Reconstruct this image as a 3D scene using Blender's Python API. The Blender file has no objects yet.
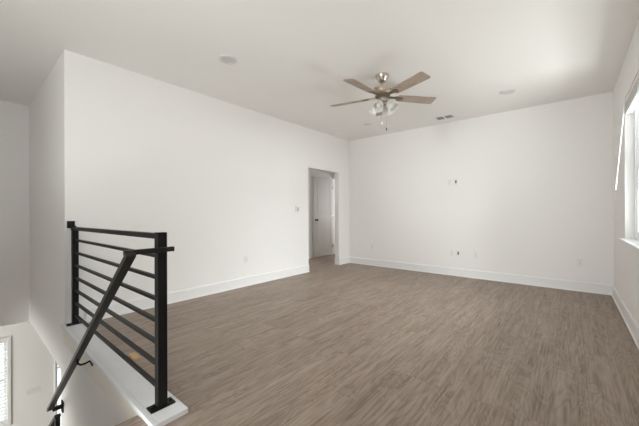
import bpy, bmesh, math, random
from mathutils import Vector, Matrix
random.seed(7)
C = bpy.context.scene.collection
R = math.radians
# ---------------------------------------------------------------- camera
cam = bpy.data.cameras.new('camera'); co = bpy.data.objects.new('camera', cam); C.objects.link(co)
F = 299.96
cam.sensor_fit = 'HORIZONTAL'; cam.sensor_width = 36.0; cam.lens = 36.0 * F / 639.0
cam.clip_start = 0.02
YAW, PITCH, ROLL = 0.696, 0.0008, -0.0031
fw = Vector((-math.sin(YAW)*math.cos(PITCH), math.cos(YAW)*math.cos(PITCH), math.sin(PITCH)))
rt = Vector((math.cos(YAW), math.sin(YAW), 0)); up = rt.cross(fw)
r2 = rt*math.cos(ROLL) + up*math.sin(ROLL); u2 = -rt*math.sin(ROLL) + up*math.cos(ROLL)
M = Matrix((r2, u2, -fw)).transposed().to_4x4(); M.translation = Vector((3.8335, -5.6317, 1.1171))
co.matrix_world = M
bpy.context.scene.camera = co
# ---------------------------------------------------------------- view, world, daylight
sc = bpy.context.scene
sc.view_settings.view_transform = 'Standard'; sc.view_settings.look = 'None'
sc.view_settings.gamma = 1.0; sc.view_settings.use_curve_mapping = False
sc.view_settings.exposure = 0.0
sc.cycles.use_denoising = True
sc.cycles.max_bounces = 14; sc.cycles.diffuse_bounces = 10; sc.cycles.sample_clamp_indirect = 8
w = bpy.data.worlds.new('sky'); sc.world = w; w.use_nodes = True
w.node_tree.nodes['Background'].inputs[0].default_value = (0.92, 0.96, 1.0, 1)
w.node_tree.nodes['Background'].inputs[1].default_value = 1.7

H, W, YE, XD = 2.743, 4.281, -4.971, -2.391
YB = -7.6            # wall behind the camera
XL = 2.015           # top edge of the stair
ZL = -0.483          # underside of the upper floor
ZF = -3.05           # lower floor

def area(name, loc, rot, sx, sy, power, col=(1, 1, 1)):
    l = bpy.data.lights.new(name, 'AREA'); l.shape = 'RECTANGLE'; l.size = sx; l.size_y = sy
    l.energy = power; l.color = col
    o = bpy.data.objects.new(name, l); C.objects.link(o); o.location = loc; o.rotation_euler = rot
    return o
# area lamps for daylight and ground bounce at the windows, plus a hall fill
area('daylight_right', (W+3.0, -1.9, 2.5), (0, R(73), 0), 2.0, 3.2, 560, (0.985, 0.99, 1.0))
area('ground_bounce_right', (W+0.9, -1.75, 0.6), (0, R(122), 0), 1.0, 1.5, 68, (1.0, 0.98, 0.955))
area('daylight_rear_right', (W+0.75, -6.6, 1.2), (0, R(112), 0), 1.7, 1.6, 60, (1.0, 0.99, 0.99))
area('daylight_rear', (2.45, YB-5.0, 1.5), (R(90), 0, 0), 1.2, 2.0, 370, (0.99, 0.99, 1.0))
area('ground_bounce_rear', (2.5, YB-0.8, 0.5), (R(122), 0, 0), 1.4, 1.4, 150, (1.0, 0.98, 0.955))
area('daylight_lower', (-1.5, YB-0.6, -1.9), (R(90), 0, 0), 2.4, 1.6, 140, (1.0, 0.96, 0.90))  # added to brighten the lower wall, through an unseen window
area('hall_fill_light', (-0.55, -1.6, H-.03), (0, 0, 0), 0.3, 0.3, 5, (1.0, 0.97, 0.93))  # unseen fill lamp, added to lift the dim hall
area('daylight_hall_room', (0.5, 2.2, 1.2), (0, R(90), 0), 1.2, 1.4, 26, (1.0, 0.98, 0.95))

# ---------------------------------------------------------------- materials
def mat(name, col, rough=0.6, metal=0.0, bump=None, var=0.0, spec=0.5):
    m = bpy.data.materials.new(name); m.use_nodes = True
    nt = m.node_tree; b = nt.nodes['Principled BSDF']
    b.inputs['Base Color'].default_value = (*col, 1); b.inputs['Roughness'].default_value = rough
    b.inputs['Metallic'].default_value = metal; b.inputs['Specular IOR Level'].default_value = spec
    geo = nt.nodes.new('ShaderNodeNewGeometry')
    if var:
        n = nt.nodes.new('ShaderNodeTexNoise'); n.inputs['Scale'].default_value = 9; n.inputs['Detail'].default_value = 5
        nt.links.new(geo.outputs['Position'], n.inputs['Vector'])
        r = nt.nodes.new('ShaderNodeMapRange'); r.inputs['To Min'].default_value = 1-var; r.inputs['To Max'].default_value = 1+var
        nt.links.new(n.outputs['Fac'], r.inputs['Value'])
        x = nt.nodes.new('ShaderNodeMix'); x.data_type = 'RGBA'; x.blend_type = 'MULTIPLY'; x.inputs[0].default_value = 1
        x.inputs[6].default_value = (*col, 1); nt.links.new(r.outputs[0], x.inputs[7]); nt.links.new(x.outputs[2], b.inputs['Base Color'])
    if bump:
        n = nt.nodes.new('ShaderNodeTexNoise'); n.inputs['Scale'].default_value = bump[0]; n.inputs['Detail'].default_value = 3
        nt.links.new(geo.outputs['Position'], n.inputs['Vector'])
        bp = nt.nodes.new('ShaderNodeBump'); bp.inputs['Strength'].default_value = bump[1]; bp.inputs['Distance'].default_value = 0.002
        nt.links.new(n.outputs['Fac'], bp.inputs['Height']); nt.links.new(bp.outputs['Normal'], b.inputs['Normal'])
    return m
m_wall = mat('wall_paint', (0.85, 0.838, 0.830), 0.75, bump=(160, 0.15), spec=0.25)
m_ceil = mat('ceiling_paint', (0.86, 0.847, 0.83), 0.85, bump=(110, 0.3), spec=0.2)
m_trim = mat('trim_paint', (0.82, 0.82, 0.825), 0.4)
m_cap = mat('primed_board', (0.74, 0.75, 0.77), 0.55, bump=(60, 0.2), var=0.05)
m_fascia = mat('fascia_paint', (0.76, 0.73, 0.67), 0.55, var=0.04)
m_black = mat('black_metal', (0.007, 0.0068, 0.0065), 0.45, 0.0, bump=(300, 0.1), spec=0.18)
m_rail = mat('satin_black_metal', (0.012, 0.0105, 0.009), 0.4, 0.0, spec=0.3)
m_nickel = mat('brushed_nickel', (0.52, 0.46, 0.40), 0.28, 0.9)
m_champ = mat('champagne_metal', (0.60, 0.50, 0.41), 0.42, 0.6)
m_bronze = mat('aged_nickel', (0.22, 0.17, 0.13), 0.4, 0.7)
m_plate = mat('white_plastic', (0.80, 0.79, 0.78), 0.35)
m_slot = mat('dark_slot', (0.05, 0.05, 0.05), 0.6)
m_greyp = mat('grey_plastic', (0.50, 0.49, 0.48), 0.5)
m_vent = mat('vent_metal', (0.30, 0.285, 0.27), 0.5)
m_ventd = mat('vent_dark', (0.10, 0.095, 0.09), 0.7)
m_vinyl = mat('window_vinyl', (0.82, 0.83, 0.84), 0.4)
m_blind = mat('blind_slat', (0.80, 0.79, 0.77), 0.45)
m_disc = mat('light_trim', (0.66, 0.655, 0.65), 0.45)
m_lens = mat('light_lens', (0.60, 0.59, 0.585), 0.35)
m_chip = mat('raw_wood', (0.62, 0.43, 0.24), 0.7, var=0.15)
m_door = mat('door_paint', (0.66, 0.65, 0.62), 0.45)

def glass_mat(name, tint=(1, 1, 1), refl=0.06):
    m = bpy.data.materials.new(name); m.use_nodes = True; nt = m.node_tree
    nt.nodes.remove(nt.nodes['Principled BSDF']); out = nt.nodes['Material Output']
    t = nt.nodes.new('ShaderNodeBsdfTransparent'); t.inputs[0].default_value = (*tint, 1)
    g = nt.nodes.new('ShaderNodeBsdfGlossy'); g.inputs['Roughness'].default_value = 0.02
    x = nt.nodes.new('ShaderNodeMixShader'); x.inputs[0].default_value = refl
    nt.links.new(t.outputs[0], x.inputs[1]); nt.links.new(g.outputs[0], x.inputs[2]); nt.links.new(x.outputs[0], out.inputs[0])
    return m
m_glass = glass_mat('pane_glass', (0.97, 0.99, 0.98))
def shade_glass():
    m = bpy.data.materials.new('frosted_shade'); m.use_nodes = True; nt = m.node_tree
    nt.nodes.remove(nt.nodes['Principled BSDF']); out = nt.nodes['Material Output']
    d = nt.nodes.new('ShaderNodeBsdfDiffuse'); d.inputs[0].default_value = (0.88, 0.87, 0.85, 1)
    t = nt.nodes.new('ShaderNodeBsdfTranslucent'); t.inputs[0].default_value = (0.9, 0.89, 0.87, 1)
    tr = nt.nodes.new('ShaderNodeBsdfTransparent')
    g = nt.nodes.new('ShaderNodeBsdfGlossy'); g.inputs['Roughness'].default_value = 0.12
    a = nt.nodes.new('ShaderNodeMixShader'); a.inputs[0].default_value = 0.5
    b = nt.nodes.new('ShaderNodeMixShader'); b.inputs[0].default_value = 0.05
    c = nt.nodes.new('ShaderNodeMixShader'); c.inputs[0].default_value = 0.1
    L = nt.links.new
    L(d.outputs[0], a.inputs[1]); L(t.outputs[0], a.inputs[2]); L(a.outputs[0], b.inputs[1]); L(tr.outputs[0], b.inputs[2])
    L(b.outputs[0], c.inputs[1]); L(g.outputs[0], c.inputs[2]); L(c.outputs[0], out.inputs[0])
    return m
m_shade = shade_glass()

def plank_mat(name, base, dark, light, rough=0.42, rot=True, pl=1.22, pw=0.178, obj_space=False):
    m = bpy.data.materials.new(name); m.use_nodes = True; nt = m.node_tree; N = nt.nodes.new; L = nt.links.new
    b = nt.nodes['Principled BSDF']
    if obj_space:
        tc = N('ShaderNodeTexCoord'); src = tc.outputs['Object']
    else:
        g = N('ShaderNodeNewGeometry'); src = g.outputs['Position']
    s = N('ShaderNodeSeparateXYZ'); L(src, s.inputs[0])
    c = N('ShaderNodeCombineXYZ'); L(s.outputs['Y' if rot else 'X'], c.inputs[0]); L(s.outputs['X' if rot else 'Y'], c.inputs[1])
    br = N('ShaderNodeTexBrick'); L(c.outputs[0], br.inputs['Vector'])
    br.inputs['Scale'].default_value = 1; br.inputs['Brick Width'].default_value = pl; br.inputs['Row Height'].default_value = pw
    br.inputs['Mortar Size'].default_value = 0.0012; br.inputs['Mortar Smooth'].default_value = 0.3; br.offset = 0.38; br.offset_frequency = 3
    br.inputs['Color1'].default_value = (0, 0, 0, 1); br.inputs['Color2'].default_value = (1, 1, 1, 1); br.inputs['Mortar'].default_value = (0.5, 0.5, 0.5, 1)
    # per-plank offset for the grain
    ad = N('ShaderNodeVectorMath'); ad.operation = 'ADD'
    sc_ = N('ShaderNodeVectorMath'); sc_.operation = 'SCALE'; sc_.inputs['Scale'].default_value = 37.0
    L(br.outputs['Color'], sc_.inputs[0]); L(c.outputs[0], ad.inputs[0]); L(sc_.outputs[0], ad.inputs[1])
    def noise(sx, sy, scale, detail, dist=0.0, rgh=0.55):
        mp = N('ShaderNodeMapping'); mp.inputs['Scale'].default_value = (sx, sy, 1); L(ad.outputs[0], mp.inputs['Vector'])
        n = N('ShaderNodeTexNoise'); n.inputs['Scale'].default_value = scale; n.inputs['Detail'].default_value = detail
        n.inputs['Distortion'].default_value = dist; n.inputs['Roughness'].default_value = rgh
        L(mp.outputs[0], n.inputs['Vector']); return n
    n1 = noise(0.8, 9, 2.0, 6, 0.8, 0.62)      # broad streaks
    n2 = noise(1.5, 44, 2.0, 5, 0.3, 0.65)            # fine pores
    n3 = noise(0.9, 4.5, 1.6, 2, 1.2)     # cathedral contours
    mu = N('ShaderNodeMath'); mu.operation = 'MULTIPLY'; mu.inputs[1].default_value = 60; L(n3.outputs['Fac'], mu.inputs[0])
    sn = N('ShaderNodeMath'); sn.operation = 'SINE'; L(mu.outputs[0], sn.inputs[0])
    def mth(op, a, bb):
        k = N('ShaderNodeMath'); k.operation = op
        for i, v in enumerate((a, bb)):
            if isinstance(v, (int, float)): k.inputs[i].default_value = v
            else: L(v, k.inputs[i])
        return k.outputs[0]
    t = mth('ADD', mth('MULTIPLY', n1.outputs['Fac'], 0.62), mth('MULTIPLY', n2.outputs['Fac'], 0.88))
    t = mth('ADD', t, mth('MULTIPLY', sn.outputs[0], 0.07))
    sp = N('ShaderNodeSeparateColor'); L(br.outputs['Color'], sp.inputs[0])
    t = mth('ADD', t, mth('MULTIPLY', mth('SUBTRACT', sp.outputs[0], 0.5), 0.07))
    t = mth('SUBTRACT', t, 0.25)
    ra = N('ShaderNodeValToRGB'); e = ra.color_ramp.elements
    e[0].position = 0.26; e[0].color = (*dark, 1); e[1].position = 0.78; e[1].color = (*light, 1)
    k = e.new(0.5); k.color = (*base, 1); L(t, ra.inputs[0])
    mx = N('ShaderNodeMix'); mx.data_type = 'RGBA'; L(br.outputs['Fac'], mx.inputs[0]); L(ra.outputs[0], mx.inputs[6])
    mx.inputs[7].default_value = (*dark, 1); L(mx.outputs[2], b.inputs['Base Color'])
    b.inputs['Roughness'].default_value = rough; b.inputs['Specular IOR Level'].default_value = 0.4
    bp = N('ShaderNodeBump'); bp.inputs['Strength'].default_value = 0.12; bp.inputs['Distance'].default_value = 0.002
    L(n2.outputs['Fac'], bp.inputs['Height']); L(bp.outputs['Normal'], b.inputs['Normal'])
    return m
m_floor = plank_mat('oak_plank_floor', (0.308, 0.241, 0.195), (0.185, 0.138, 0.108), (0.42, 0.34, 0.28), 0.5)
m_blade = plank_mat('washed_oak_blade', (0.40, 0.32, 0.265), (0.28, 0.215, 0.175), (0.50, 0.415, 0.35), 0.45, rot=False, pl=9, pw=9)

# ---------------------------------------------------------------- helpers
def bx(bm, x0, x1, y0, y1, z0, z1, bev=0.0):
    r = bmesh.ops.create_cube(bm, size=1.0); vs = r['verts']
    for v in vs:
        v.co = Vector((x0 + (v.co.x+.5)*(x1-x0), y0 + (v.co.y+.5)*(y1-y0), z0 + (v.co.z+.5)*(z1-z0)))
    if bev:
        es = list({e for v in vs for e in v.link_edges})
        bmesh.ops.bevel(bm, geom=es, offset=bev, segments=2, affect='EDGES', profile=0.6)
def lathe(bm, prof, mtx=Matrix(), seg=32, cap=True):
    rings = []
    for r, z in prof:
        rings.append([bm.verts.new(mtx @ Vector((max(r, 1e-4)*math.cos(2*math.pi*i/seg), max(r, 1e-4)*math.sin(2*math.pi*i/seg), z))) for i in range(seg)])
    for a, b in zip(rings, rings[1:]):
        for i in range(seg):
            bm.faces.new((a[i], a[(i+1) % seg], b[(i+1) % seg], b[i]))
    if cap:
        bm.faces.new(rings[0][::-1]); bm.faces.new(rings[-1])
def tube(bm, pts, rad, seg=10):
    pts = [Vector(p) for p in pts]; rings = []
    for i, p in enumerate(pts):
        d = (pts[min(i+1, len(pts)-1)] - pts[max(i-1, 0)]).normalized()
        a = d.orthogonal().normalized() if i == 0 else (prev - d*prev.dot(d)).normalized()
        prev = a; b = d.cross(a)
        rings.append([bm.verts.new(p + rad*(a*math.cos(2*math.pi*k/seg) + b*math.sin(2*math.pi*k/seg))) for k in range(seg)])
    for a, b in zip(rings, rings[1:]):
        for i in range(seg): bm.faces.new((a[i], a[(i+1) % seg], b[(i+1) % seg], b[i]))
    bm.faces.new(rings[0][::-1]); bm.faces.new(rings[-1])
def prism(bm, prof, axis, a0, a1):
    """prof: list of 2D points (in the two other axes, in order) extruded along axis from a0 to a1"""
    def P(q, a):
        l = [0, 0, 0]; o = [i for i in range(3) if i != axis]; l[axis] = a; l[o[0]] = q[0]; l[o[1]] = q[1]; return Vector(l)
    A = [bm.verts.new(P(q, a0)) for q in prof]; B = [bm.verts.new(P(q, a1)) for q in prof]; n = len(prof)
    for i in range(n): bm.faces.new((A[i], A[(i+1) % n], B[(i+1) % n], B[i]))
    bm.faces.new(A[::-1]); bm.faces.new(B)
def root_loc(p):
    while p.parent: p = p.parent
    return p.location
def obj(name, bm, m, parent=None, smooth=False, origin=None):
    bmesh.ops.recalc_face_normals(bm, faces=bm.faces)
    o0 = root_loc(parent) if parent else (Vector(origin) if origin else Vector((0, 0, 0)))
    bmesh.ops.translate(bm, verts=bm.verts, vec=-Vector(o0))
    me = bpy.data.meshes.new(name); bm.to_mesh(me); bm.free(); me.materials.append(m)
    if smooth:
        for p in me.polygons: p.use_smooth = True
        try: me.set_sharp_from_angle(angle=R(40))
        except Exception: pass
    o = bpy.data.objects.new(name, me); C.objects.link(o)
    if parent: o.parent = parent
    else: o.location = o0
    return o
def tag(o, label, cat, group=None):
    o['label'] = label; o['category'] = cat
    if group: o['group'] = group
    return o
def thing(name, label, cat, loc, group=None):
    o = bpy.data.objects.new(name, None); C.objects.link(o); o.location = loc; o.empty_display_size = 0.1
    return tag(o, label, cat, group)
def struct(name, bm, m, parent=None, smooth=False):
    o = obj(name, bm, m, parent, smooth)
    if not parent: o['kind'] = 'structure'
    return o
def sroot(name, loc):
    o = bpy.data.objects.new(name, None); C.objects.link(o); o.location = loc; o['kind'] = 'structure'; return o
NB = bmesh.new

# ---------------------------------------------------------------- setting: shell
DY0, DY1, DZ = -1.372, -0.398, 1.992          # hall opening in the left wall
T = 0.10
bm = NB()
bx(bm, 0, W+.2, YE+T-.02, 0.02, ZL, 0)
bx(bm, XL, W+.2, YB, YE+T-.02, ZL, 0)
bx(bm, -1.25, 0, -3.0, .86, ZL, 0); bx(bm, -2.4, 0, .86, 3.2, ZL, 0)
struct('floor', bm, m_floor)
bm = NB(); bx(bm, XD-.3, W+.2, YB-.2, 3.4, H, H+.2); struct('ceiling', bm, m_ceil)
bm = NB()
bx(bm, -T, 0, YE+T, DY0, 0, H); bx(bm, -T, 0, DY1, 0.86, 0, H); bx(bm, -T, 0, DY0, DY1, DZ, H)
struct('wall_left', bm, m_wall)
bm = NB()
bx(bm, XD-T, 0, YE, YE+T, ZL, H)
struct('wall_stair_end', bm, m_wall)
bm = NB()
bx(bm, -.19, XL, YE, YE+T-.02, ZF, ZL); bx(bm, 0, XL, YE, YE+T-.02, ZL, 0)
struct('wall_stair', bm, m_wall)
bm = NB(); bx(bm, XD-T, XD, YB, YE, ZL, H); struct('wall_stair_far', bm, m_wall)
bm = NB(); bx(bm, XD, XL, -6.12, -6.0, ZL, 1.0); bx(bm, XD, -.19, -6.12, -6.0, -.9, ZL); bx(bm, -.19, XL, -6.12, -6.0, ZF, ZL); struct('wall_stair_side', bm, m_wall)  # unseen; half height and dropped soffit shaped to block light from the stairwell
bm = NB(); bx(bm, 0, W+.2, 0, .12, 0, H); struct('wall_back', bm, m_wall)
# right wall with two window openings
WY0, WY1, WZ0, WZ1 = -2.92, -1.10, 0.835, 2.325
VY0, VY1 = -7.3, -5.95
TR = 0.16
bm = NB()
bx(bm, W, W+TR, WY1, 0, 0, H); bx(bm, W, W+TR, VY1, WY0, 0, H); bx(bm, W, W+TR, YB, VY0, 0, H)
bx(bm, W, W+TR, WY0, WY1, 0, WZ0); bx(bm, W, W+TR, WY0, WY1, WZ1, H)
bx(bm, W, W+TR, VY0, VY1, 0, WZ0); bx(bm, W, W+TR, VY0, VY1, WZ1, H)
struct('wall_right', bm, m_wall)
bm = NB()
RX0, RX1, RZ0, RZ1 = 1.75, 3.0, 0.05, 2.3
bx(bm, XD-T, RX0, YB-.15, YB, 0, H); bx(bm, RX1, W+.2, YB-.15, YB, 0, H); bx(bm, RX0, RX1, YB-.15, YB, RZ1, H); bx(bm, RX0, RX1, YB-.15, YB, 0, RZ0)
struct('wall_rear', bm, m_wall)
# open side room floor behind the stair
bm = NB(); bx(bm, XD, XL, YB, -6.12, ZL, 0); struct('floor_rear', bm, m_floor)
# hall
bm = NB(); bx(bm, -1.25, -1.12, -3.0, 0.86, 0, H); struct('wall_hall', bm, m_wall)
bm = NB(); bx(bm, -1.25, -T, -3.12, -3.0, 0, H); struct('wall_hall_near', bm, m_wall)
bm = NB(); bx(bm, -2.4, -1.125, .86, .98, 0, H); bx(bm, -0.24, -.01, .86, .98, 0, H); bx(bm, -1.125, -0.24, .86, .98, 2.05, H); struct('wall_hall_end', bm, m_wall)
bm = NB(); bx(bm, -2.52, -2.4, .86, 3.2, 0, H); bx(bm, 0, .12, .98, 1.4, 0, H); bx(bm, 0, .12, 2.8, 3.2, 0, H); bx(bm, 0, .12, 1.4, 2.8, 0, .8); bx(bm, 0, .12, 1.4, 2.8, 2.2, H)
bx(bm, -2.4, 0, 3.2, 3.3, 0, H)
struct('wall_hall_room', bm, m_wall)
# lower level
LX = -3.5
L2 = (-6.05, -5.128, -2.42, -1.005)      # lower window: y0 y1 z0 z1
L3 = (-4.497, -3.55, -3.0, -1.0)
bm = NB()
def wall_holes(bm, x0, x1, ya, yb, za, zb, holes):
    ys = ya
    for (a, b, c, d) in holes:
        bx(bm, x0, x1, ys, a, za, zb); bx(bm, x0, x1, a, b, za, c); bx(bm, x0, x1, a, b, d, zb); ys = b
    bx(bm, x0, x1, ys, yb, za, zb)
wall_holes(bm, LX-.15, LX, YB, 0, ZF, ZL, [L2, L3])
struct('wall_lower', bm, m_wall)
bm = NB(); bx(bm, LX, XD-T, YB, 0, ZL, ZL+.15); bx(bm, XD-T, 0, YE+T, 0, ZL, ZL+.15); bx(bm, XD-T, XD, YE, 0, ZL, ZL+.0005); struct('ceiling_lower', bm, m_ceil)
bm = NB(); bx(bm, LX-.15, W, YB-.15, 0.1, ZF-.2, ZF); struct('floor_lower', bm, m_floor)
bm = NB(); bx(bm, LX, W, 0, .12, ZF, ZL); struct('wall_lower_back', bm, m_wall)
bm = NB(); bx(bm, LX, -2.8, YB-.15, YB, ZF, ZL); bx(bm, -.2, W, YB-.15, YB, ZF, ZL); bx(bm, -2.8, -.2, YB-.15, YB, ZF, -2.65); bx(bm, -2.8, -.2, YB-.15, YB, -.75, ZL); struct('wall_lower_rear', bm, m_wall)
bm = NB(); bx(bm, W, W+.12, YB, 0, ZF, ZL); struct('wall_lower_right', bm, m_wall)

# stairs
bm = NB(); rise, run = 0.1906, 0.244
for i in range(1, 16):
    x1 = XL - run*(i-1); bx(bm, x1-run, x1, -6.0, YE, max(ZF, -rise*i-.3), -rise*i)
struct('stairs', bm, m_floor)
bm = NB(); bx(bm, XL-.022, XL+.07, -6.0, YE-.032, -.03, .004, .004); struct('trim_stair_nosing', bm, m_floor)

# baseboards
BH, BT = 0.138, 0.015
def base_prof(s=1):   # (offset from wall, z)
    return [(0, 0), (s*.024, 0), (s*.024, .010), (s*.015, .019), (s*BT, BH-.012), (s*(BT-.006), BH), (0, BH)]
bm = NB()
prism(bm, base_prof(), 1, YE+.16, DY0); prism(bm, base_prof(), 1, DY1, 0)
struct('baseboard_left', bm, m_trim)
bm = NB(); prism(bm, [(-o, z) for o, z in base_prof()], 0, 0, W); struct('baseboard_back', bm, m_trim)
bm = NB(); prism(bm, [(W-o, z) for o, z in base_prof()], 1, YB, 0); struct('baseboard_right', bm, m_trim)
bm = NB(); prism(bm, [(-1.12+o, z) for o, z in base_prof()], 1, -3.0, 0.86); struct('baseboard_hall', bm, m_trim)
bm = NB(); prism(bm, [(-T-o, z) for o, z in base_prof()], 1, -3.0, DY0); prism(bm, [(-T-o, z) for o, z in base_prof()], 1, DY1, .86); struct('baseboard_hall_right', bm, m_trim)

# low curb: cap board, fascia
bm = NB(); bx(bm, -.035, 2.19, -5.0, YE-.0005, 0.0005, .03, .003); bx(bm, 0.0005, 2.19, YE-.0005, -4.815, 0.0005, .03, .003)
struct('trim_curb_cap', bm, m_cap)
bm = NB(); bx(bm, 0.0, XL-.03, YE-.014, YE, -.15, 0.0, .003); struct('trim_curb_fascia', bm, m_fascia)

# ---------------------------------------------------------------- windows
def window(name, x, side, y0, y1, z0, z1, fr=0.05, dp=0.07, mull=True, hr=0.5, s=0.032):
    """vinyl window in a wall x = const; side = +1 when outdoors is +x"""
    t = sroot(name, (x, (y0+y1)/2, z0))
    def X(a, b): return (x+side*a, x+side*b) if side > 0 else (x-b, x-a)
    bm = NB(); a, b = X(0, dp)
    bx(bm, a, b, y0, y0+fr, z0, z1, .004); bx(bm, a, b, y1-fr, y1, z0, z1, .004)
    bx(bm, a, b, y0+fr, y1-fr, z0, z0+fr, .004); bx(bm, a, b, y0+fr, y1-fr, z1-fr, z1, .004)
    ym = (y0+y1)/2
    if mull: bx(bm, a, b, ym-.03, ym+.03, z0+fr, z1-fr, .004)
    obj('window_frame', bm, m_vinyl, t)
    cells = [(y0+fr, ym-.03), (ym+.03, y1-fr)] if mull else [(y0+fr, y1-fr)]
    zm = z0 + (z1-z0)*hr; a, b = X(.015, .05)
    for (c, d) in cells:
        for (e, f, oo) in ((z0+fr, zm, 0), (zm, z1-fr, .008)):
            bm = NB()
            bx(bm, a+oo, b+oo, c, c+s, e, f, .003); bx(bm, a+oo, b+oo, d-s, d, e, f, .003); bx(bm, a+oo, b+oo, c+s, d-s, e, e+s, .003); bx(bm, a+oo, b+oo, c+s, d-s, f-s, f, .003)
            sh = obj('sash', bm, m_vinyl, t)
            bm = NB(); bx(bm, (a+b)/2-.003+oo, (a+b)/2+.003+oo, c+s, d-s, e+s, f-s); obj('pane', bm, m_glass, sh)
    return t
w1 = window('window_1', W+.07, 1, WY0, WY1, WZ0, WZ1)
bm = NB(); bx(bm, W-.042, W+.07, WY0-.07, WY1+.07, WZ0-.022, WZ0+.003, .005)
st = obj('sill', bm, m_trim, w1)
bm = NB(); bx(bm, W-.016, W-.0005, WY0-.05, WY1+.05, WZ0-.09, WZ0-.022, .004); obj('apron', bm, m_trim, w1)
window('window_2', W+.07, 1, VY0, VY1, WZ0, WZ1)
window('window_3', LX-.06, -1, L2[0], L2[1], L2[2], L2[3], mull=False, fr=.016, s=.014)
t = window('window_4', LX-.06, -1, L3[0], L3[1], L3[2], L3[3], mull=False, hr=0.61, fr=0.016, s=0.014)
def casing(t, x, y0, y1, z0, z1, cw, sill=False):
    bm = NB()
    bx(bm, x, x+.018, y0-cw, y0, z0-cw, z1+cw, .004); bx(bm, x, x+.018, y1, y1+cw, z0-cw, z1+cw, .004)
    bx(bm, x, x+.018, y0, y1, z1, z1+cw, .004); bx(bm, x, x+.018, y0, y1, z0-cw, z0, .004)
    obj('casing', bm, m_trim, t)
casing(bpy.data.objects['window_3'], LX, L2[0], L2[1], L2[2], L2[3], .045)
casing(t, LX, L3[0], L3[1], L3[2]+.06, L3[3], .024)
# unseen rear glazing, narrowed to shape the light on the back wall
t = sroot('window_5', ((RX0+RX1)/2, YB, 0)); bm = NB()
for a, b in ((RX0, RX0+.06), (RX1-.06, RX1), ((RX0+RX1)/2-.04, (RX0+RX1)/2+.04)): bx(bm, a, b, YB-.1, YB-.03, RZ0, RZ1, .004)
bx(bm, RX0, RX1, YB-.1, YB-.03, RZ0, RZ0+.08, .004); bx(bm, RX0, RX1, YB-.1, YB-.03, RZ1-.06, RZ1, .004)
obj('window_frame', bm, m_vinyl, t)
bm = NB(); bx(bm, RX0+.06, RX1-.06, YB-.068, YB-.062, RZ0+.08, RZ1-.06); obj('pane', bm, m_glass, t)
t = sroot('window_6', (-1.5, YB, -2.65)); bm = NB()  # unseen lower window, added to let light onto the lower wall
for a, b in ((-2.8, -2.74), (-.26, -.2), (-1.54, -1.46)): bx(bm, a, b, YB-.1, YB-.03, -2.65, -.75, .004)
bx(bm, -2.8, -.2, YB-.1, YB-.03, -2.65, -2.59, .004); bx(bm, -2.8, -.2, YB-.1, YB-.03, -.81, -.75, .004)
obj('window_frame', bm, m_vinyl, t)
bm = NB(); bx(bm, -2.74, -.26, YB-.068, YB-.062, -2.59, -.81); obj('pane', bm, m_glass, t)

# ---------------------------------------------------------------- hall door, opened back along the hall wall
t = sroot('door_1', (-1.05, .84, 0))
bm = NB(); x0, x1, y0, y1, z0, z1 = -1.10, -1.065, .015, .785, .012, 2.035
sw = .11
bx(bm, x0, x1, y0, y0+sw, z0, z1, .002); bx(bm, x0, x1, y1-sw, y1, z0, z1, .002)
for a, b in ((z0, z0+.2), (.95, 1.07), (z1-sw, z1)): bx(bm, x0, x1, y0+sw, y1-sw, a, b, .002)
obj('door_frame', bm, m_door, t)
for a, b in ((z0+.2, .95), (1.07, z1-sw)):
    bm = NB(); bx(bm, x0+.008, x1-.008, y0+sw, y1-sw, a, b); bx(bm, x0+.006, x1-.004, y0+sw+.04, y1-sw-.04, a+.04, b-.04, .003); obj('door_panel', bm, m_door, t)
bm = NB(); lathe(bm, [(.026, 0), (.026, .006), (.010, .010), (.010, .035), (.022, .045), (.027, .058), (.02, .07), (.0, .073)], Matrix.Translation((x1, y0+.07, .95)) @ Matrix.Rotation(R(90), 4, 'Y'), 20)
obj('door_knob', bm, m_black, t, True)
for z in (.25, 1.05, 1.8):
    bm = NB(); bx(bm, x1-.002, x1+.004, y1-.03, y1+.004, z-.045, z+.045); tube(bm, [(x1+.006, y1+.003, z-.045), (x1+.006, y1+.003, z+.045)], .006); obj('hinge', bm, m_nickel, t)

# ---------------------------------------------------------------- raised blind in the right window
t = thing('window_blind', 'white slatted blind pulled up into a stack at the top of the right wall window', 'blind', (W+.03, (WY0+WY1)/2, WZ1))
y0, y1 = WY0+.012, WY1-.006
bm = NB(); bx(bm, W+.008, W+.062, y0, y1, WZ1-.045, WZ1-.001, .003); obj('headrail', bm, m_blind, t)
for i in range(17):
    z = WZ1-.052-i*.0058
    bm = NB(); bx(bm, W+.004+.002*(i % 2), W+.054+.002*(i % 2), y0, y1, z-.0032, z, .0008); obj('slat', bm, m_blind, t)
bm = NB(); bx(bm, W+.003, W+.055, y0, y1, WZ1-.172, WZ1-.152, .003); obj('bottom_rail', bm, m_trim, t)
bm = NB(); tube(bm, [(W+.004, -1.19, WZ1-.04), (W-.012, -1.19, WZ1-.06), (W-.016, -1.195, WZ1-.16), (W-.095, -1.40, 1.345)], .0042); obj('tilt_wand', bm, m_trim, t, True)
bm = NB(); tube(bm, [(W+.004, -2.0, WZ1-.05), (W-.008, -2.0, WZ1-.16), (W-.010, -2.0, 1.36)], .004); bx(bm, W-.016, W-.004, -2.006, -1.994, 1.31, 1.36, .003); obj('lift_cord', bm, m_trim, t, True)

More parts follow.
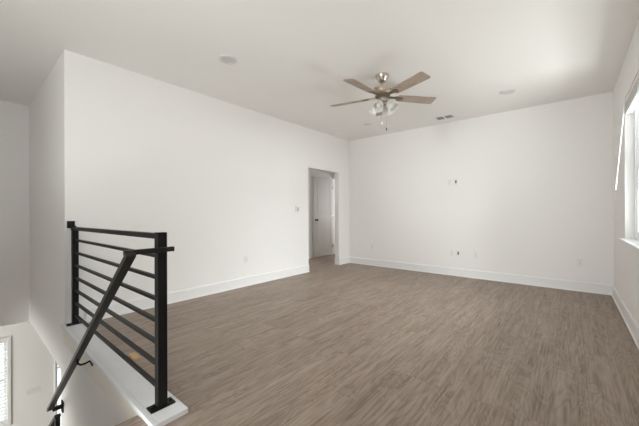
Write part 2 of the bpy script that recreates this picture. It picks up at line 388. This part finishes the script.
# lowered blind on the lower level window
t = thing('window_blind', 'lowered white horizontal blind in the window at the foot of the stair', 'blind', (LX-.02, (L2[0]+L2[1])/2, L2[3]))
y0, y1 = L2[0]+.006, L2[1]-.006
bm = NB(); bx(bm, LX-.052, LX-.004, y0, y1, L2[3]-.045, L2[3]-.001, .003); obj('headrail', bm, m_blind, t)
n = 23
for i in range(n):
    z = L2[3]-.075-i*(L2[3]-L2[2]-.11)/(n-1)
    bm = NB(); prism(bm, [(LX-.05, z), (LX-.028, z+.003), (LX-.006, z), (LX-.006, z+.003), (LX-.028, z+.006), (LX-.05, z+.003)], 1, y0, y1); obj('slat', bm, m_blind, t)
bm = NB(); bx(bm, LX-.05, LX-.006, y0, y1, L2[2]+.003, L2[2]+.022, .003); obj('bottom_rail', bm, m_blind, t)
for y in (L2[0]+.15, L2[1]-.15):
    bm = NB(); bx(bm, LX-.0035, LX-.002, y-.01, y+.01, L2[2]+.02, L2[3]-.04); obj('ladder_tape', bm, m_blind, t)

# ---------------------------------------------------------------- guardrail
GY, PX, LPX, CT = -4.905, 2.055, 0.072, 0.03
t = thing('metal_guardrail', 'black metal guardrail with horizontal bars standing on the white curb board', 'railing', ((PX+LPX)/2, GY, CT))
hp = .025
for x, zt in ((PX, 1.012), (LPX, 0.972)):
    bm = NB(); bx(bm, x-hp, x+hp, GY-hp, GY+hp, CT+.008, zt, .003); po = obj('post', bm, m_black, t)
    bm = NB(); bx(bm, x-.034, x+.034, GY-.066, GY+.066, CT, CT+.009, .002)
    pl = obj('base_plate', bm, m_black, po)
    for yy in (-.05, .05):
        bm = NB(); lathe(bm, [(.008, CT+.009), (.008, CT+.013), (.004, CT+.016)], Matrix.Translation((x, GY+yy, 0)), 8); obj('bolt', bm, m_black, po)
def rot_bar(bm, p0, p1, wy, hz):
    """rectangular bar along XZ-plane direction, wy wide in y, hz thick"""
    p0, p1 = Vector(p0), Vector(p1); d = (p1-p0).normalized(); n = Vector((-d.z, 0, d.x)); s = Vector((0, 1, 0))
    vs = []
    for p in (p0, p1):
        for a, b in ((-1, -1), (1, -1), (1, 1), (-1, 1)): vs.append(bm.verts.new(p + s*a*wy/2 + n*b*hz/2))
    for f in ((0, 1, 2, 3), (7, 6, 5, 4), (0, 4, 5, 1), (1, 5, 6, 2), (2, 6, 7, 3), (3, 7, 4, 0)): bm.faces.new([vs[k] for k in f])
bm = NB(); rot_bar(bm, (0.0, GY, .972), (PX-hp, GY, .990), .04, .03); obj('top_rail', bm, m_black, t)
for i in range(1, 8):
    z0 = .984-i*.1235; z1 = 1.0-i*.1245
    bm = NB(); rot_bar(bm, (LPX+hp, GY, z0), (PX-hp, GY, z1), .02, .02); obj('horizontal_bar', bm, m_black, t)
bm = NB(); bx(bm, 0, .012, GY-.05, GY+.012, .977, 1.047, .002); bx(bm, .012, .03, GY-.02, GY+.02, .965, 1.0); obj('wall_plate', bm, m_black, t)

# ---------------------------------------------------------------- stair handrail
HY = -5.078
SX, SZ = 2.125, 0.912; EX, EZ = -0.06, -0.785
t = thing('stair_handrail', 'black metal handrail sloping down the stair wall in front of the guardrail', 'handrail', (SX, HY, 0))
bm = NB(); rot_bar(bm, (EX, HY, EZ), (SX, HY, SZ), .044, .026); obj('sloped_rail', bm, m_rail, t)
bm = NB(); bx(bm, PX+hp, PX+hp+.024, HY-.022, -4.85, SZ-.008, SZ+.018, .002); obj('upper_return', bm, m_rail, t)
bm = NB(); bx(bm, EX-.016, EX+.022, HY+.02, YE-.012, EZ-.026, EZ+.004, .002); ret = obj('lower_return', bm, m_black, t)
bm = NB(); bx(bm, EX-.07, EX, YE-.012, YE-.0005, EZ-.085, EZ+.02, .002); obj('wall_plate', bm, m_black, ret)
def bracket(x, wy):
    z = SZ + (x-SX)*(SZ-EZ)/(SX-EX)
    bm = NB(); tube(bm, [(x, HY, z-.012), (x, HY+.004, z-.05), (x, HY+.022, z-.066), (x, HY+.05, z-.066), (x, HY+.075, z-.058), (x, wy-.004, z-.075)], .007)
    b = obj('wall_bracket', bm, m_black, t, True)
    bm = NB(); lathe(bm, [(.026, 0), (.026, .006), (.012, .010)], Matrix.Translation((x, wy, z-.075)) @ Matrix.Rotation(R(90), 4, 'X'), 18); obj('flange', bm, m_black, b, True)
bracket(1.02, YE-.0005-.014)

# ---------------------------------------------------------------- ceiling fan
FX, FY = 2.135, -2.43
t = thing('ceiling_fan', 'five-bladed ceiling fan with brushed nickel body and frosted glass lights', 'ceiling fan', (FX, FY, H))
TF = Matrix.Translation((FX, FY, 0))
bm = NB(); lathe(bm, [(.080, H-.0005), (.080, H-.010), (.070, H-.032), (.053, H-.060), (.046, H-.072), (.040, H-.077), (.026, H-.080), (.013, H-.081)], TF, 40); obj('canopy', bm, m_nickel, t, True)
bm = NB(); lathe(bm, [(.0125, H-.09), (.0125, 2.59)], TF, 16); lathe(bm, [(.03, 2.625), (.032, 2.60), (.034, 2.59)], TF, 24); obj('downrod', bm, m_nickel, t, True)
bm = NB(); lathe(bm, [(.034, 2.600), (.070, 2.597), (.096, 2.592), (.099, 2.586), (.099, 2.545), (.092, 2.534), (.070, 2.520), (.06, 2.510)], TF, 48)
mh = obj('motor_housing', bm, m_champ, t, True)
bm = NB()
for k in range(24):
    a = 2*math.pi*k/24; mm = TF @ Matrix.Rotation(a, 4, 'Z')
    r0 = len(bm.verts); bx(bm, .100, .1045, -.004, .004, 2.54, 2.572)
    bm.verts.ensure_lookup_table()
    for v in bm.verts[r0:]: v.co = mm @ v.co
obj('housing_ribs', bm, m_nickel, mh)
bm = NB(); lathe(bm, [(.085, 2.510), (.088, 2.497), (.078, 2.485), (.05, 2.478)], TF, 40); obj('flywheel', bm, m_bronze, t, True)
BZ = 2.487
def blade_outline():
    pts = []; r0, r1 = .185, .665
    pts.append((r0, -.052)); pts.append((r0+.02, -.058)); pts.append((.4, -.066)); pts.append((.62, -.070))
    for a in range(-90, 1, 30): pts.append((.640+.022*math.cos(R(a)), -.048+.022*math.sin(R(a))))
    for a in range(0, 91, 30): pts.append((.640+.022*math.cos(R(a)), .048+.022*math.sin(R(a))))
    pts += [(.62, .070), (.4, .066), (r0+.02, .058), (r0, .052)]
    return pts
for ang in (-94, -22, 50, 122, 194):
    mm = TF @ Matrix.Rotation(R(ang), 4, 'Z') @ Matrix.Translation((0, 0, BZ)) @ Matrix.Rotation(R(-12), 4, 'X')
    bm = NB(); o = blade_outline()
    A = [bm.verts.new((x, y, .003)) for x, y in o]; B = [bm.verts.new((x, y, -.003)) for x, y in o]
    for i in range(len(o)): bm.faces.new((A[i], A[(i+1) % len(o)], B[(i+1) % len(o)], B[i]))
    bm.faces.new(A); bm.faces.new(B[::-1])
    me_inv = mm
    bmesh.ops.recalc_face_normals(bm, faces=bm.faces)
    me = bpy.data.meshes.new('blade'); bm.to_mesh(me); bm.free(); me.materials.append(m_blade)
    bl = bpy.data.objects.new('blade', me); C.objects.link(bl); bl.parent = t
    bl.matrix_local = Matrix.Translation((-FX, -FY, -H)) @ mm
    bm = NB()
    ip = [(.065, -.018), (.13, -.012), (.17, -.02), (.205, -.042), (.25, -.036), (.262, 0), (.25, .036), (.205, .042), (.17, .02), (.13, .012), (.065, .018)]
    A = [bm.verts.new((x, y, .0085)) for x, y in ip]; B = [bm.verts.new((x, y, .0035)) for x, y in ip]
    for i in range(len(ip)): bm.faces.new((A[i], A[(i+1) % len(ip)], B[(i+1) % len(ip)], B[i]))
    bm.faces.new(A); bm.faces.new(B[::-1])
    A = [bm.verts.new((x*.92+.016, y*.8, -.0035)) for x, y in ip]; B = [bm.verts.new((x*.92+.016, y*.8, -.0085)) for x, y in ip]
    for i in range(len(ip)): bm.faces.new((A[i], A[(i+1) % len(ip)], B[(i+1) % len(ip)], B[i]))
    bm.faces.new(A); bm.faces.new(B[::-1])
    bmesh.ops.recalc_face_normals(bm, faces=bm.faces)
    me = bpy.data.meshes.new('blade_iron'); bm.to_mesh(me); bm.free(); me.materials.append(m_bronze)
    bi = bpy.data.objects.new('blade_iron', me); C.objects.link(bi); bi.parent = bl
bm = NB(); lathe(bm, [(.048, 2.48), (.055, 2.465), (.055, 2.44), (.04, 2.42), (.018, 2.408), (.01, 2.396), (.0, 2.394)], TF, 32); lk = obj('light_kit', bm, m_nickel, t, True)
for k in range(4):
    mm = TF @ Matrix.Rotation(R(5+90*k), 4, 'Z') @ Matrix.Translation((.045, 0, 2.447)) @ Matrix.Rotation(R(-38), 4, 'Y') @ Matrix.Rotation(R(180), 4, 'X')
    bm = NB(); lathe(bm, [(.011, -.01), (.011, .02), (.024, .024), (.026, .042), (.022, .046)], mm, 20); ar = obj('lamp_arm', bm, m_nickel, lk, True)
    bm = NB(); out = [(.024, .040), (.030, .052), (.045, .075), (.054, .105), (.053, .130), (.058, .150), (.066, .160)]
    inn = [(r-.003, z) for r, z in reversed(out)]
    lathe(bm, out + inn, mm, 32, cap=False); obj('lamp_shade', bm, m_shade, t, True)
    bm = NB(); lathe(bm, [(.012, .045), (.013, .06), (.026, .085), (.028, .1), (.022, .118), (.0, .126)], mm, 18); obj('light_bulb', bm, m_plate, t, True)
for dx, dy, z1, fob in ((-.016, .012, 2.17, m_plate), (.028, .045, 2.10, m_bronze)):
    bm = NB(); tube(bm, [(FX+dx, FY+dy, 2.43), (FX+dx, FY+dy, z1+.03)], .0016, 6)
    z = 2.43
    pc = obj('pull_chain', bm, m_nickel, t, True)
    bm = NB(); lathe(bm, [(.002, z1+.036), (.006, z1+.028), (.009, z1+.012), (.007, z1), (.0, z1-.004)], Matrix.Translation((FX+dx, FY+dy, 0)), 14); obj('chain_fob', bm, fob, pc, True)

# ---------------------------------------------------------------- ceiling fittings
def downlight(x, y, r, label):
    t = thing('recessed_light', label, 'ceiling light', (x, y, H), 'flat round lights in the ceiling')
    TT = Matrix.Translation((x, y, 0))
    bm = NB(); lathe(bm, [(r, H-.0005), (r, H-.006), (r-.008, H-.013), (r-.022, H-.015), (r-.026, H-.010), (r-.026, H-.0005)], TT, 40); obj('trim_ring', bm, m_disc, t, True)
    bm = NB(); lathe(bm, [(r-.026, H-.010), (r-.045, H-.013), (.0, H-.015)], TT, 40); obj('lens', bm, m_lens, t, True)
downlight(1.073, -3.822, .092, 'unlit round ceiling light nearest the camera, above the left wall')
downlight(3.19, -.925, .092, 'unlit round ceiling light right of the fan, toward the window side')
downlight(1.0, -.87, .070, 'unlit round ceiling light seen just under the fan lamps')
t = thing('smoke_detector', 'small white smoke detector on the ceiling in the corner by the doorway', 'smoke detector', (.155, -.69, H))
TT = Matrix.Translation((.155, -.69, 0))
bm = NB(); lathe(bm, [(.066, H-.0005), (.068, H-.010), (.062, H-.014)], TT, 32); obj('mounting_ring', bm, m_plate, t, True)
bm = NB(); lathe(bm, [(.060, H-.013), (.057, H-.028), (.045, H-.040), (.0, H-.043)], TT, 32); obj('cover', bm, m_plate, t, True)
bm = NB(); lathe(bm, [(.010, H-.042), (.010, H-.046)], Matrix.Translation((.175, -.69, 0)), 12); obj('test_button', bm, m_greyp, t, True)

# ceiling register
t = thing('ceiling_vent', 'rectangular grey louvred air vent in the ceiling near the back wall', 'vent', (2.205, -.36, H))
x0, x1, y0, y1 = 2.055, 2.352, -.462, -.262
bm = NB(); fz = H-.008
bx(bm, x0, x1, y0, y0+.022, fz, H-.0005, .002); bx(bm, x0, x1, y1-.022, y1, fz, H-.0005, .002); bx(bm, x0, x0+.022, y0+.022, y1-.022, fz, H-.0005, .002); bx(bm, x1-.022, x1, y0+.022, y1-.022, fz, H-.0005, .002)
xm = (x0+x1)/2; bx(bm, xm-.014, xm+.014, y0+.022, y1-.022, fz, H-.0005)
obj('vent_frame', bm, m_plate, t)
bm = NB(); bx(bm, x0+.022, x1-.022, y0+.022, y1-.022, H-.0015, H-.0005); obj('duct_opening', bm, m_ventd, t)
for a, b in ((x0+.023, xm-.015), (xm+.015, x1-.023)):
    for k in range(8):
        y = y0+.034+k*.0188
        bm = NB(); prism(bm, [(y-.004, H-.002), (y+.006, H-.009), (y+.008, H-.0085), (y-.002, H-.0015)], 0, a, b); obj('louver', bm, m_vent, t)

# lower level wall register
t = thing('wall_vent', 'small white louvred air vent on the lower wall beside the blind', 'vent', (LX, -4.80, -2.02))
bm = NB(); y0, y1, z0, z1 = -4.90, -4.705, -2.068, -1.972
bx(bm, LX, LX+.006, y0, y1, z0, z0+.014, .001); bx(bm, LX, LX+.006, y0, y1, z1-.014, z1, .001); bx(bm, LX, LX+.006, y0, y0+.014, z0+.014, z1-.014, .001); bx(bm, LX, LX+.006, y1-.014, y1, z0+.014, z1-.014, .001)
bx(bm, LX, LX+.001, y0+.014, y1-.014, z0+.014, z1-.014)
obj('vent_frame', bm, m_plate, t)
for k in range(5):
    z = z0+.02+k*.0135
    bm = NB(); prism(bm, [(LX+.001, z+.010), (LX+.006, z), (LX+.007, z+.001), (LX+.002, z+.011)], 1, y0+.014, y1-.014); obj('louver', bm, m_plate, t)

# ---------------------------------------------------------------- wall plates
def frame_on(wall):
    if wall == 'back': return lambda u, d, z: Vector((u, -d, z))
    if wall == 'left': return lambda u, d, z: Vector((d, u, z))
def pbox(bm, fr, u0, u1, d0, d1, z0, z1, bev=0):
    a = fr(u0, d0, z0); b = fr(u1, d1, z1)
    bx(bm, min(a.x, b.x), max(a.x, b.x), min(a.y, b.y), max(a.y, b.y), z0, z1, bev)
def plate(wall, u, z, label, kind='outlet', name='power_outlet', cat='outlet', wd=.072, ht=.116, group=None):
    fr = frame_on(wall); t = thing(name, label, cat, fr(u, 0, z), group)
    bm = NB(); pbox(bm, fr, u-wd/2, u+wd/2, .0003, .006, z-ht/2, z+ht/2, .002); obj('cover_plate', bm, m_plate, t)
    if kind == 'outlet':
        for dz in (-.02, .02):
            bm = NB(); pbox(bm, fr, u-.017, u+.017, .005, .0085, z+dz-.0145, z+dz+.0145, .003); r = obj('receptacle', bm, m_plate, t)
            for du in (-.0065, .0065):
                bm = NB(); pbox(bm, fr, u+du-.0015, u+du+.0015, .0075, .0088, z+dz-.004, z+dz+.006); obj('slot', bm, m_slot, r)
        bm = NB(); pbox(bm, fr, u-.003, u+.003, .005, .0068, z-.003, z+.003); obj('screw', bm, m_greyp, t)
    elif kind == 'media':
        bm = NB(); pbox(bm, fr, u-.017, u+.017, .005, .0075, z-.034, z+.034, .002); obj('insert', bm, m_plate, t)
        bm = NB(); pbox(bm, fr, u-.012, u+.010, .007, .0085, z-.026, z+.026); obj('opening', bm, m_slot, t)
    elif kind == 'switch':
        for du in ((-.023, .023) if wd > .1 else (0,)):
            bm = NB(); pbox(bm, fr, u+du-.017, u+du+.017, .005, .009, z-.033, z+.033, .002); r = obj('rocker', bm, m_plate, t)
            bm = NB(); pbox(bm, fr, u+du-.013, u+du+.013, .0085, .0115, z-.028, z+.002, .001); obj('paddle', bm, m_plate, r)
    return t
plate('back', .598, .404, 'white outlet low on the back wall nearest the doorway corner')
plate('back', 2.212, .403, 'white outlet low on the back wall, left of a plate with a dark opening')
plate('back', 2.318, .403, 'low white wall plate with a dark opening, between two outlets', 'media', 'media_plate', 'wall plate')
plate('back', 2.60, .404, 'white outlet low on the back wall, just right of the low paired plates')
plate('back', 3.939, .414, 'white outlet low on the back wall near the window side corner')
plate('back', 2.178, 1.667, 'white outlet high on the back wall at screen height')
plate('back', 2.284, 1.667, 'high white wall plate with a dark opening, right of the upper outlet', 'media', 'media_plate', 'wall plate')
plate('left', -2.813, .412, 'white outlet low on the left wall between railing and doorway')
# thermostat base plate: open plate with the wires showing
fr = frame_on('left'); t = thing('thermostat_plate', 'small pale thermostat backplate with wires on the left wall beside the doorway', 'thermostat', (0, -1.675, 1.19))
bm = NB(); pbox(bm, fr, -1.725, -1.625, .0003, .012, 1.14, 1.245, .004); obj('back_plate', bm, m_plate, t)
bm = NB(); pbox(bm, fr, -1.690, -1.655, .011, .0135, 1.155, 1.195); obj('wire_opening', bm, m_greyp, t)
for yy in (-1.71, -1.635):
    bm = NB(); tube(bm, [fr(-1.673, .013, 1.185), fr((-1.673+yy)/2, .022, 1.205), fr(yy, .014, 1.232)], .004, 6); obj('wire', bm, m_greyp, t)

# wood offcut on the floor by the curb
t = obj('wood_scrap', (lambda b: (bx(b, 1.17, 1.285, -4.79, -4.742, .0005, .016, .002), b)[1])(NB()), m_chip, None, origin=(1.23, -4.765, 0))
tag(t, 'small pale scrap of bare wood on the floor behind the curb board', 'wood scrap')

# lower guardrail where the stair wall ends
t = thing('stair_guardrail', 'lower black metal stair rail starting below the end of the sloping handrail', 'railing', (-2.2, YE-.01, ZF))
k = .78; gx0, gz0, gx1 = -.235, -.965, -2.2
gz1 = gz0 + (gx1-gx0)*k
bm = NB(); rot_bar(bm, (gx1, YE-.02, gz1), (gx0, YE-.02, gz0), .05, .03); obj('top_rail', bm, m_rail, t)
bm = NB(); bx(bm, gx1-.025, gx1+.025, YE-.045, YE+.005, ZF, gz1+.01, .003); obj('post', bm, m_black, t)
bm = NB(); bx(bm, gx0-.03, gx0+.012, YE-.04, YE, gz0-.75, gz0-.012, .003); obj('post', bm, m_black, t)
for i in range(1, 6):
    bm = NB(); rot_bar(bm, (gx1+.025, YE-.02, gz1-.125*i), (gx0-.03, YE-.02, gz0-.125*i-.03), .018, .018); obj('horizontal_bar', bm, m_black, t)
